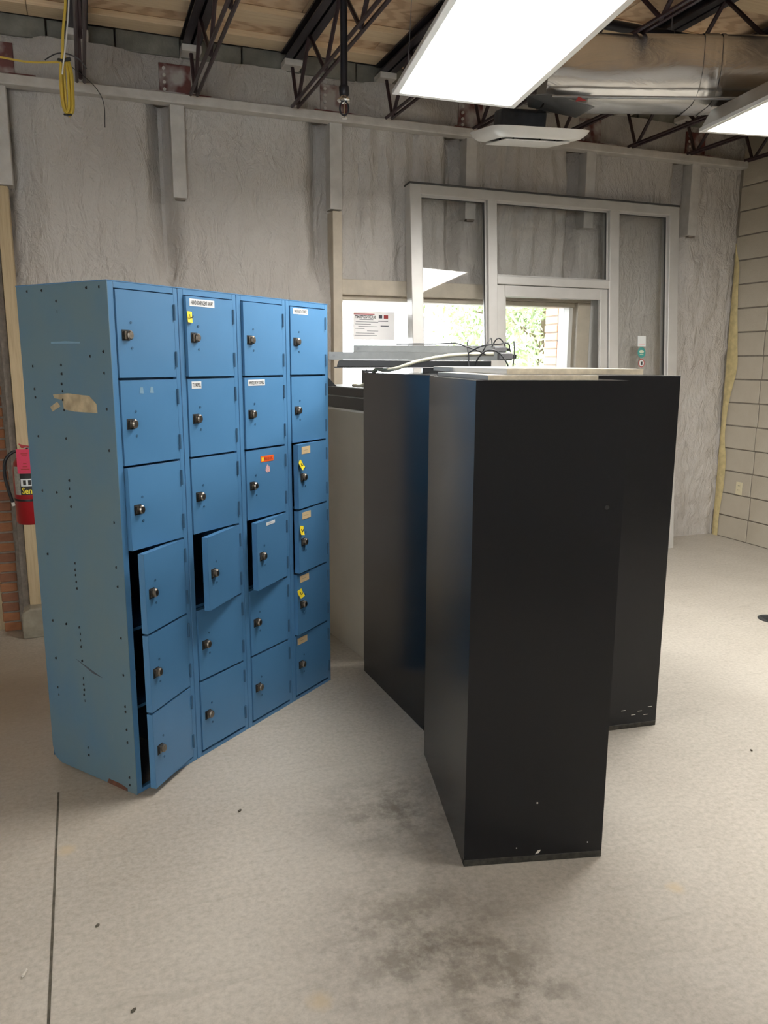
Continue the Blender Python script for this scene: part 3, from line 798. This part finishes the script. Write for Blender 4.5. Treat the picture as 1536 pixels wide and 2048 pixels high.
# ------------------------------------------------------------------ leaning glazed frame
FW, FH = 2.40, 2.842
P0 = Vector(O) + Matrix.Rotation(WA, 3, 'Z') @ Vector((-3.145, -.34, 0))
lean = math.atan2(.225, 2.8)
GF = bpy.data.objects.new('glazed_partition', None); COL.objects.link(GF)
GF.matrix_world = Matrix.Translation(P0) @ Matrix.Rotation(WA, 4, 'Z') @ Matrix.Rotation(-lean, 4, 'X')
tag(GF, 'tall aluminium shopfront frame with glass door, leaning on the back wall', 'glass partition')
FD = .10
def member(name, b, par=GF): return box(name, b, 'frame', par, .003)
def fb(x0, x1, z0, z1, y0=0, y1=FD): return (x0, x1, y0, y1, z0, z1)
member('jamb', fb(0, .088, 0, FH)); member('jamb', fb(FW-.095, FW, 0, FH))
member('mullion', fb(.628, .705, 0, FH-.07)); member('mullion', fb(1.72, 1.81, 0, FH-.07))
member('head_rail', fb(.088, FW-.095, FH-.07, FH))
box('head_cap', (-.004, FW+.004, -.006, FD+.004, FH, FH+.012), 'gasket', GF, .002)
member('transom', fb(.705, 1.72, 2.163, 2.225))
member('sill_rail', fb(.088, .628, 0, .10)); member('sill_rail', fb(1.81, FW-.095, 0, .10))
def pane(x0, x1, z0, z1):
    g = box('glass_pane', (x0, x1, .047, .053, z0, z1), 'glass2', GF)
    for b_ in ((x0, x0+.014, z0, z1), (x1-.014, x1, z0, z1)): box('glazing_bead', (b_[0], b_[1], .028, .046, b_[2], b_[3]), 'frame', g)
    box('glazing_bead', (x0, x1, .028, .046, z1-.014, z1), 'frame', g); box('glazing_bead', (x0, x1, .028, .046, z0, z0+.014), 'frame', g)
    box('gasket', (x1-.018, x1-.014, .030, .046, z0, z1), 'gasket', g); box('gasket', (x0+.014, x1-.014, .030, .046, z1-.017, z1-.014), 'gasket', g)
    return g
pane(.088, .628, .10, FH-.07); pane(.705, 1.72, 2.225, FH-.07)
gp = pane(1.81, FW-.095, .10, FH-.07)
# stickers on the right hand pane
sx = 3.145-1.07
MB().box(sx-.04, sx+.042, .0455, .0468, 1.715, 1.800, 0).box(sx-.028, sx+.030, .0450, .0455, 1.730, 1.736, 1).build('sticker', ['label', 'pinkprint'], gp, label='white square sticker')
mb = MB().ellipse_y(sx, .0455, 1.665, .040, .044, 20, 0); mb.ellipse_y(sx, .0450, 1.672, .024, .013, 12, 1); mb.box(sx-.018, sx+.018, .0449, .0455, 1.648, 1.653, 1)
mb.build('sticker', ['teal', 'paleprint'], gp, label='round teal sticker')
mb = MB().ellipse_y(sx, .0455, 1.578, .032, .034, 20, 0); mb.ellipse_y(sx, .0449, 1.578, .024, .027, 18, 1); mb.box(sx-.006, sx+.010, .0446, .0450, 1.562, 1.592, 2)
mb.build('sticker', ['redprint', 'label', 'ink'], gp, label='round red ringed sticker')
# door leaf
mb = MB().box(.708, .778, .02, .065, .01, 2.16).box(1.652, 1.716, .02, .065, .01, 2.16)
mb.box(.778, 1.652, .02, .065, 2.075, 2.16).box(.778, 1.652, .02, .065, .01, .22)
dl = mb.build('door_leaf', 'frame', GF, bevel=.003, label='aluminium glass door leaf')
box('door_glass', (.778, 1.652, .040, .046, .22, 2.075), 'glass2', dl)
for b_ in ((.778, .788), (1.642, 1.652)): box('glazing_bead', (b_[0], b_[1], .024, .040, .22, 2.075), 'frame', dl)
box('gasket', (1.7165, 1.7195, .03, .06, .01, 2.16), 'gasket', GF)

# permit notice taped in the window, seen from its back
mb = MB().box(-3.50, -3.165, .1165, .1172, 1.735, 1.945, 0)
mb.text('BUILDING PERMIT', -3.485, 1.893, .1158, .020, .165, 1, mirror=True)
mb.box(-3.495, -3.33, .1158, .1164, 1.921, 1.927, 3); mb.box(-3.49, -3.345, .1158, .1164, 1.913, 1.917, 2)
for i, (a_, b_) in enumerate(((-3.45, -3.34), (-3.48, -3.30), (-3.485, -3.36), (-3.46, -3.31), (-3.485, -3.41), (-3.39, -3.30), (-3.48, -3.33), (-3.49, -3.31))):
    mb.box(a_, b_, .1158, .1164, 1.882-i*.0165, 1.885-i*.0165, 2)
mb.box(-3.295, -3.268, .1158, .1164, 1.895, 1.920, 2); mb.box(-3.255, -3.22, .1158, .1164, 1.893, 1.920, 3); mb.box(-3.30, -3.22, .1158, .1164, 1.872, 1.877, 2); mb.box(-3.28, -3.215, .1158, .1164, 1.836, 1.842, 2)
pn = at_wall(mb.build('permit_notice', ['paper', 'ink', 'insul', 'redprint'])); tag(pn, 'building permit sheet taped in the window, lettering seen mirrored', 'notice')

# ------------------------------------------------------------------ fire extinguisher and concrete foot, left edge
FX = thing('fire_extinguisher', 'red fire extinguisher with pink tag hanging at the left edge', 'fire extinguisher', (-2.222, 4.865, .565), R(12))
MB().lathe([(.0, 0), (.080, 0), (.090, .012), (.090, .335), (.082, .385), (.055, .425), (.022, .44), (.0, .44)], n=28).build('cylinder', 'extred', FX, True)
mb = MB()
for (a0, a1, z0, z1, mi) in ((-2.45, -1.95, .19, .365, 0), (-1.95, -.6, .19, .365, 1), (-1.90, -.65, .245, .290, 2)):
    n = 14; rr = .0908 + .0003*mi
    vs = [(rr*math.cos(a0+(a1-a0)*i/n), rr*math.sin(a0+(a1-a0)*i/n), z) for z in (z0, z1) for i in range(n+1)]
    mb.add(vs, [(i, i+1, i+n+2, i+n+1) for i in range(n)], mi)
tv, tf = text_geo('Sentry'); tw = max(v_[0] for v_ in tv)
mb.add([(.0918*math.cos(-1.86+v_[0]/tw*1.2), .0918*math.sin(-1.86+v_[0]/tw*1.2), .198+v_[1]*.055) for v_ in tv], tf, 3)
for k in range(3):
    n = 4; a0 = -1.75+k*.32
    vs = [(.0915*math.cos(a0+.2*i/n), .0915*math.sin(a0+.2*i/n), z) for z in (.252, .283) for i in range(n+1)]
    mb.add(vs, [(i, i+1, i+n+2, i+n+1) for i in range(n)], 1)
mb.build('label', ['lblgrey', 'ink', 'label', 'yellowprint'], FX, label='black and grey printed label')
MB().lathe([(.0905, .150), (.0925, .150), (.0925, .163), (.0905, .163)], n=28).build('strap', 'plastic', FX, True)
MB().lathe([(.0, .44), (.018, .44), (.018, .475), (.012, .48), (.0, .48)], n=12).build('valve', 'chrome', FX, True)
MB().prism([(-.03, .472), (.06, .472), (.065, .480), (-.02, .490), (-.045, .50)], 1, -.008, .008).build('handle', 'extred', FX, bevel=.002)
MB().tube(curve([(-.02, -.02, .455), (-.07, -.05, .452), (-.115, -.06, .40), (-.125, -.055, .31), (-.112, -.05, .22), (-.095, -.045, .14)], 7), .010, 10).build('hose', 'plastic', FX, True)
MB().cyl((-.062, -.046, .453), (-.03, -.025, .455), .008, 10).build('hose_fitting', 'chrome', FX); MB().cyl((-.097, -.045, .148), (-.090, -.043, .118), .010, 10).build('nozzle', 'whitewire', FX)
mb = MB().box(-.035, .055, -.104, -.103, .325, .475, 0)
for z, w_ in ((.445, .04), (.432, .03), (.385, .02), (.365, .028), (.35, .05)): mb.box(.01-w_/2, .01+w_/2, -.1045, -.104, z, z+.005, 1)
mb.build('inspection_tag', ['tagred', 'redink'], FX, rot=(0, 0, R(-2)), label='pink inspection tag')
ft = at_wall(MB().prism([(-5.905, -.25), (-5.56, -.25), (-5.56, -.05), (-5.85, -.045), (-5.90, -.07)], 1, -.16, -.005).build('concrete_footing', 'concfoot', bevel=.012, seg=2)); tag(ft, 'rough concrete footing block under the pine stud', 'footing')

# ------------------------------------------------------------------ ceiling lights
def troffer(loc, rz, lab, rx=0., ry=0., far=.1):
    t_ = bpy.data.objects.new('ceiling_light', None); COL.objects.link(t_)
    t_.matrix_world = Matrix.Translation(loc) @ Matrix.Rotation(rz, 4, 'Z') @ Matrix.Rotation(ry, 4, 'Y') @ Matrix.Rotation(rx, 4, 'X')
    tag(t_, lab, 'light', 'fluorescent ceiling lights')
    w, l, fr = .603, 1.21, .030    # local origin: far left corner, x right, y toward camera negative
    box('frame_rail', (0, fr, -l, 0, 0, .022), 'white', t_, .002); box('frame_rail', (w-fr, w, -l, 0, 0, .022), 'white', t_, .002)
    box('frame_rail', (fr, w-fr, -fr, 0, 0, .022), 'white', t_, .002); box('frame_rail', (fr, w-fr, -l, -l+fr, 0, .022), 'white', t_, .002)
    box('lens', (fr, w-fr, -l+fr, -fr, .008, .011), 'lens', t_)
    MB().prism([(.006, .022), (.06, .115), (w-.06, .115), (w-.006, .022)], 1, -l+.006, -.006).build('housing', 'housing', t_, bevel=.003)
    for q in ((.05, -far), (w-.05, -far), (.05, -l+.1), (w-.05, -l+.1)):
        MB().cyl((q[0], q[1], .10), (q[0], q[1], .46), .0015, 5).build('hanger_wire', 'greymetal', t_)
    return t_
troffer((.030, 3.985, 2.802), R(10.8), 'big fluorescent ceiling light panel at the top centre', ry=R(2.6))
troffer((1.70, 4.575, 2.80), R(11.5), 'second ceiling light panel, under the foil duct at the right edge', far=.6)
troffer((-2.9, -1.2, 2.80), R(11.5), 'added fill light panel behind the camera at left, outside the picture')  # added unseen lamp, fills the room from the rear
troffer((2.9, 2.2, 2.80), R(11.5), 'added fill light panel at the right of the camera, outside the picture')  # extra lamp out of view, added for side fill

# ------------------------------------------------------------------ foil duct
DU = thing('foil_duct', 'foil wrapped air duct under the joists at the top right', 'duct', (.84, 4.40, 2.925), R(1.2))
prof = []
dd, dh = .30, .315
for (cx, cz, r_, a0, a1, n) in ((.145, .16, .16, 180, 270, 12), (dd-.02, .02, .02, 270, 360, 3), (dd-.02, dh-.02, .02, 0, 90, 3), (.04, dh-.04, .04, 90, 180, 4)):
    for i in range(n+1):
        g = R(a0+(a1-a0)*i/n); prof.append((cx+r_*math.cos(g)*(1 if r_ < .05 else .9), cz+r_*math.sin(g)))
vs = []; fs = []; n = len(prof); k = 60; DL = 3.05
for i in range(k+1):
    x = DL*i/k
    for (y, z) in prof:
        j_ = .007*fbm(x*3, y*7, z*7, 3); vs.append((x, y+j_, z+j_*.6))
for i in range(k):
    for j in range(n): fs.append((i*n+j, (i+1)*n+j, (i+1)*n+(j+1) % n, i*n+(j+1) % n))
fs.append(tuple(range(n))); fs.append(tuple(range(k*n, (k+1)*n))[::-1])
MB().add(vs, fs).build('duct_body', 'foil', DU, True)
for xa, xb in ((.80, .88), (.895, .915), (2.2, 2.28)):
    vs = []; fs = []; k = 5
    for i in range(k+1):
        x = xa+(xb-xa)*i/k
        for (y, z) in prof:
            j_ = .007*fbm(x*3, y*7, z*7, 3)+.004*noise.noise(Vector((x*40, y*30, z*30)))
            cy, cz = y-dd/2, z-dh/2; vs.append((x, dd/2+cy*1.022+j_, dh/2+cz*1.022+j_*.6))
    for i in range(k):
        for j in range(n): fs.append((i*n+j, (i+1)*n+j, (i+1)*n+(j+1) % n, i*n+(j+1) % n))
    MB().add(vs, fs).build('foil_tape', 'foil', DU, True)
box('corner_angle', (.02, DL, -.012, .012, -.006, .004), 'foilflange', DU, .002)
MB().prism([(.14, -.028), (.155, -.004), (.20, -.024)], 1, -.016, -.0135).build('red_sticker', 'redprint', DU, label='small red sticker')
mb = MB().add([(-.10, .06, .02), (.02, .02, .016), (.26, .05, -.035), (.20, .20, -.045), (-.06, .22, .012), (-.10, .06, .024), (.02, .02, .020), (.26, .05, -.031), (.20, .20, -.041), (-.06, .22, .016)],
              [(0, 1, 2, 3, 4), (9, 8, 7, 6, 5), (0, 5, 6, 1), (1, 6, 7, 2), (2, 7, 8, 3), (3, 8, 9, 4), (4, 9, 5, 0)])
mb.build('branch_flange', 'foilflange', DU)
# ------------------------------------------------------------------ diffuser
DF = thing('air_diffuser', 'white curved square air diffuser hanging by the ceiling light', 'air diffuser', (.80, 4.745, 2.845), rot=(R(10.0), R(0), R(10.4)))
def sq_ring(levels, n=12):
    vs = []; fs = []
    per = 4*n
    for hs, z in levels:
        for e in range(4):
            for i in range(n):
                u_ = -1+2*i/n
                p = [(u_, -1), (1, u_), (-u_, 1), (-1, -u_)][e]
                r_ = (abs(p[0])**7+abs(p[1])**7)**(1/7)
                vs.append((p[0]*hs/r_, p[1]*hs/r_, z))
    for l in range(len(levels)-1):
        for i in range(per): fs.append((l*per+i, l*per+(i+1) % per, (l+1)*per+(i+1) % per, (l+1)*per+i))
    return vs, fs
v1, f1 = sq_ring([(.282, .0), (.280, -.004), (.27, -.022), (.245, -.042), (.20, -.050), (.19, -.040), (.19, -.012), (.20, -.008), (.24, -.02), (.272, -.003), (.282, .0)])
MB().add(v1, f1).build('bell', 'white', DF, True)
mb = MB().box(-.185, .185, -.185, .185, -.062, -.056); mb.build('plaque', 'white', DF, bevel=.003)
for q in ((-.12, -.12), (.12, -.12), (-.12, .12), (.12, .12)): MB().cyl((q[0], q[1], -.056), (q[0], q[1], .0), .005, 6).build('post', 'plastic', DF)
box('back_pan', (-.185, .185, -.185, .185, -.016, -.012), 'plastic', DF)
box('neck', (-.15, .12, .03, .19, .005, .12), 'insul', DF, .02, seg=3)

# ------------------------------------------------------------------ sprinkler pipe
mn = Vector((-.195, 4.36, 3.46)); wd = Vector((math.cos(WA), math.sin(WA), 0))
SM = thing('sprinkler_main', 'black iron sprinkler main running under the roof deck', 'pipe', mn)
MB().cyl(-wd*3.2, wd*4.2, .028, 14).build('pipe', 'pipe', SM, True)
for q in (-1.5, 2.0):
    MB().tube([wd*q+Vector((.031*math.cos(g)*-wd.y, .031*math.cos(g)*wd.x, .031*math.sin(g))) for g in [i*math.pi/6 for i in range(-1, 8)]], .003, 5).build('hanger_ring', 'greymetal', SM)
    MB().cyl(wd*q+Vector((0, 0, .03)), wd*q+Vector((0, 0, .154)), .004, 6).build('hanger_rod', 'greymetal', SM)
SD = thing('sprinkler_drop', 'black sprinkler drop pipe with upright chrome head', 'sprinkler', (-.213, 4.353, 2.80))
z0 = .028
MB().cyl((0, 0, .145), (0, 0, .632), .0185, 14).build('pipe', 'pipe', SD, True)
MB().lathe([(.0, .60), (.034, .60), (.036, .612), (.036, .626), (.0, .632)], n=14).build('tee_collar', 'pipe', SD, True)
MB().lathe([(.0, .105), (.018, .105), (.024, .112), (.026, .150), (.022, .156), (.0, .156)], n=14).build('reducer', 'pipe', SD, True)
MB().lathe([(.0, .083), (.030, .080), (.037, .086), (.034, .092), (.020, .100), (.018, .108), (.0, .108)], n=16).build('escutcheon', 'chrome', SD, True)
MB().tube([(.0225*math.cos(g), 0, .050+.034*math.sin(g)) for g in [i*math.pi/9 for i in range(19)]], .0045, 6).build('head_frame', 'pipe', SD, True)
MB().cyl((0, 0, .02), (0, 0, .082), .004, 8).build('bulb', 'chrome', SD, True)
MB().lathe([(.0, .0), (.016, .0), (.017, .003), (.006, .006), (.0, .012)], n=12).build('deflector', 'chrome', SD, True)

# ------------------------------------------------------------------ cables at the top left
yc = thing('yellow_cable', 'coil of yellow cable hanging from the ceiling at the top left', 'cable', (-1.63, 4.35, 2.81))
def rel(p): return [Vector(q)-Vector((-1.63, 4.35, 2.81)) for q in p]
MB().tube(rel(curve([(-1.600, 4.34, 3.60), (-1.608, 4.35, 3.347), (-1.630, 4.35, 3.21), (-1.642, 4.35, 3.075)], 6)), .007, 8).build('feed_strand', 'yellowcable', yc, True)
MB().tube(rel(curve([(-2.35, 4.42, 3.16), (-2.083, 4.40, 3.115), (-1.982, 4.40, 3.101), (-1.83, 4.38, 3.071), (-1.66, 4.36, 3.064)], 6)), .005, 8).build('side_strand', 'yellowcable', yc, True)
for i, (dx, dy, dz, w_) in enumerate(((0, 0, 0, 1), (.006, .012, .006, .8), (-.003, -.010, .012, .62), (.002, .006, -.004, .42))):
    pts = [(-1.636, 4.35, 3.08), (-1.631-.026*w_, 4.35, 3.02), (-1.631-.028*w_, 4.35, 2.88), (-1.631-.012*w_, 4.35, 2.82), (-1.631+.012*w_, 4.35, 2.818), (-1.631+.024*w_, 4.35, 2.86), (-1.631+.026*w_, 4.35, 3.0), (-1.626, 4.35, 3.08)]
    MB().tube(rel(curve([(a_+dx, b_+dy, c_+dz) for a_, b_, c_ in pts], 6)), .0065, 7).build('coil_loop', 'yellowcable', yc, True)
MB().tube(rel([(-1.650, 4.345, 2.812), (-1.630, 4.335, 2.806), (-1.612, 4.345, 2.812)]), .006, 6).build('tie', 'plastic', yc)
MB().tube(rel([(-1.66, 4.345, 3.07), (-1.635, 4.33, 3.06), (-1.60, 4.345, 3.075)]), .009, 6).build('tie', 'plastic', yc)
tag(MB().tube(curve([(-1.575, 4.33, 3.60), (-1.583, 4.33, 3.347), (-1.601, 4.31, 3.164), (-1.628, 4.31, 3.024), (-1.634, 4.31, 2.99)], 6), .004, 6).build('white_cable', 'whitewire', smooth=True), 'thin white cable hanging beside the yellow coil', 'cable')
tag(MB().tube(curve([(-1.70, 4.60, 3.13), (-1.617, 4.60, 3.068), (-1.559, 4.60, 3.009), (-1.528, 4.60, 2.934), (-1.530, 4.60, 2.82)], 7), .0022, 5).build('black_wire', 'cable', smooth=True), 'thin black wire drooping right of the yellow coil', 'cable')
tag(MB().tube(curve([(-1.76, 4.42, 3.095), (-1.70, 4.41, 3.12), (-1.64, 4.40, 3.118), (-1.58, 4.41, 3.095), (-1.555, 4.44, 3.06)], 7), .0035, 6).build('wire_bunch', 'cable', smooth=True), 'black wire bundle arching behind the yellow coil', 'cable')
# outlet on block wall, floor drain
ou = thing('wall_outlet', 'ivory electrical outlet on the block wall', 'outlet', Vector(O)+Matrix.Rotation(WA, 3, 'Z') @ Vector((-.0025, -.27, .415)), WA)
box('cover_plate', (-.006, .0, -.036, .036, 0, .115), 'ivory', ou, .002)
for z in (.028, .068): 
    mb = MB().box(-.0085, -.006, -.017, .017, z, z+.028, 0); mb.box(-.0090, -.0084, -.008, -.005, z+.010, z+.020, 1); mb.box(-.0090, -.0084, .005, .008, z+.010, z+.020, 1); mb.build('receptacle', ['ivory', 'ink'], ou)
fd = thing('floor_drain', 'small round iron floor drain at the right edge', 'drain', (2.43, 4.70, 0))
MB().lathe([(.0, 0.0005), (.085, .0005), (.085, .004), (.07, .004), (.0, .004)], n=24).build('drain_ring', 'drain', fd, True)
for i in range(5): box('slot', (-.05, .05, -.044+i*.02, -.036+i*.02, .004, .0048), 'black', fd)
# loose grit on the floor
gl = [(-.508, 2.543, 'dark chip of grit in front of the lockers'), (-.805, 1.962, 'dark chip of grit near the floor joint'), (-.61, 1.667, 'dark chip of grit at the bottom left'), (1.52, 3.0, 'dark chip of grit right of the rear black cabinet')]
for x, y, l_ in gl:
    vs = []; 
    mb = MB(); r_ = .009
    pts = [(r_*random.uniform(.7, 1.2)*math.cos(g), r_*.6*random.uniform(.7, 1.2)*math.sin(g)) for g in [i*math.pi/3 for i in range(6)]]
    mb.prism(pts, 2, 0, .004)
    tag(mb.build('grit_chip', 'chip', loc=(x, y, .0005), rot=(0, 0, random.uniform(0, 3)), bevel=.001), l_, 'debris')
tag(MB().cyl((0, 0, .005), (.022, .006, .005), .0035, 8).build('paint_flake', 'chippale', loc=(-.93, 1.77, .0005), rot=(0, 0, 1.3)), 'small pale fragment beside the floor joint', 'debris')

# ------------------------------------------------------------------ outside the window
og = at_wall(MB().box(-16, 12, .6, 30, -.45, -.35).build('floor_outside', 'asphalt')); struct(og, 'pale paving outside the window')
def tree(s, y, hgt, rad, nl, seed, lab):
    rnd = random.Random(seed)
    P = Vector(O)+Matrix.Rotation(WA, 3, 'Z') @ Vector((s, y, -.35))
    t_ = thing('tree', lab, 'tree', P)
    tr = MB().tube(curve([(0, 0, 0), (.05, .02, 1.0), (-.04, .05, 2.0), (.02, 0, 3.0)], 5), .13, 9, 0, .06)
    for k in range(7):
        g = k*2.4; z = 1.0+k*.28
        tr.tube(curve([(0, 0, z), (.5*math.cos(g), .5*math.sin(g), z+.35), (1.1*math.cos(g), 1.1*math.sin(g), z+.5)], 4), .04, 6, 0, .012)
    tr.build('trunk', 'bark', t_, True)
    vs = []; fs = []
    cl = [(rnd.gauss(0, rad*.5), rnd.gauss(0, rad*.5), hgt*(.18+.72*rnd.random())) for _ in range(55)]
    for i in range(nl):
        c_ = cl[i % len(cl)]
        p = Vector(c_)+Vector((rnd.gauss(0, .22), rnd.gauss(0, .22), rnd.gauss(0, .24)))
        a_ = Vector((rnd.gauss(0, 1), rnd.gauss(0, 1), rnd.gauss(-.4, 1))).normalized(); b_ = a_.orthogonal().normalized()
        sz = rnd.uniform(.035, .075)
        o_ = len(vs); vs += [p-a_*sz, p+b_*sz*.4, p+a_*sz, p-b_*sz*.4]; fs.append((o_, o_+1, o_+2, o_+3))
    f_ = MB().add(vs, fs).build('foliage', 'leaf', t_); f_['kind'] = 'stuff'
tree(.75, 4.2, 3.9, 1.5, 11000, 3, 'leafy green tree outside, seen through the glass door')
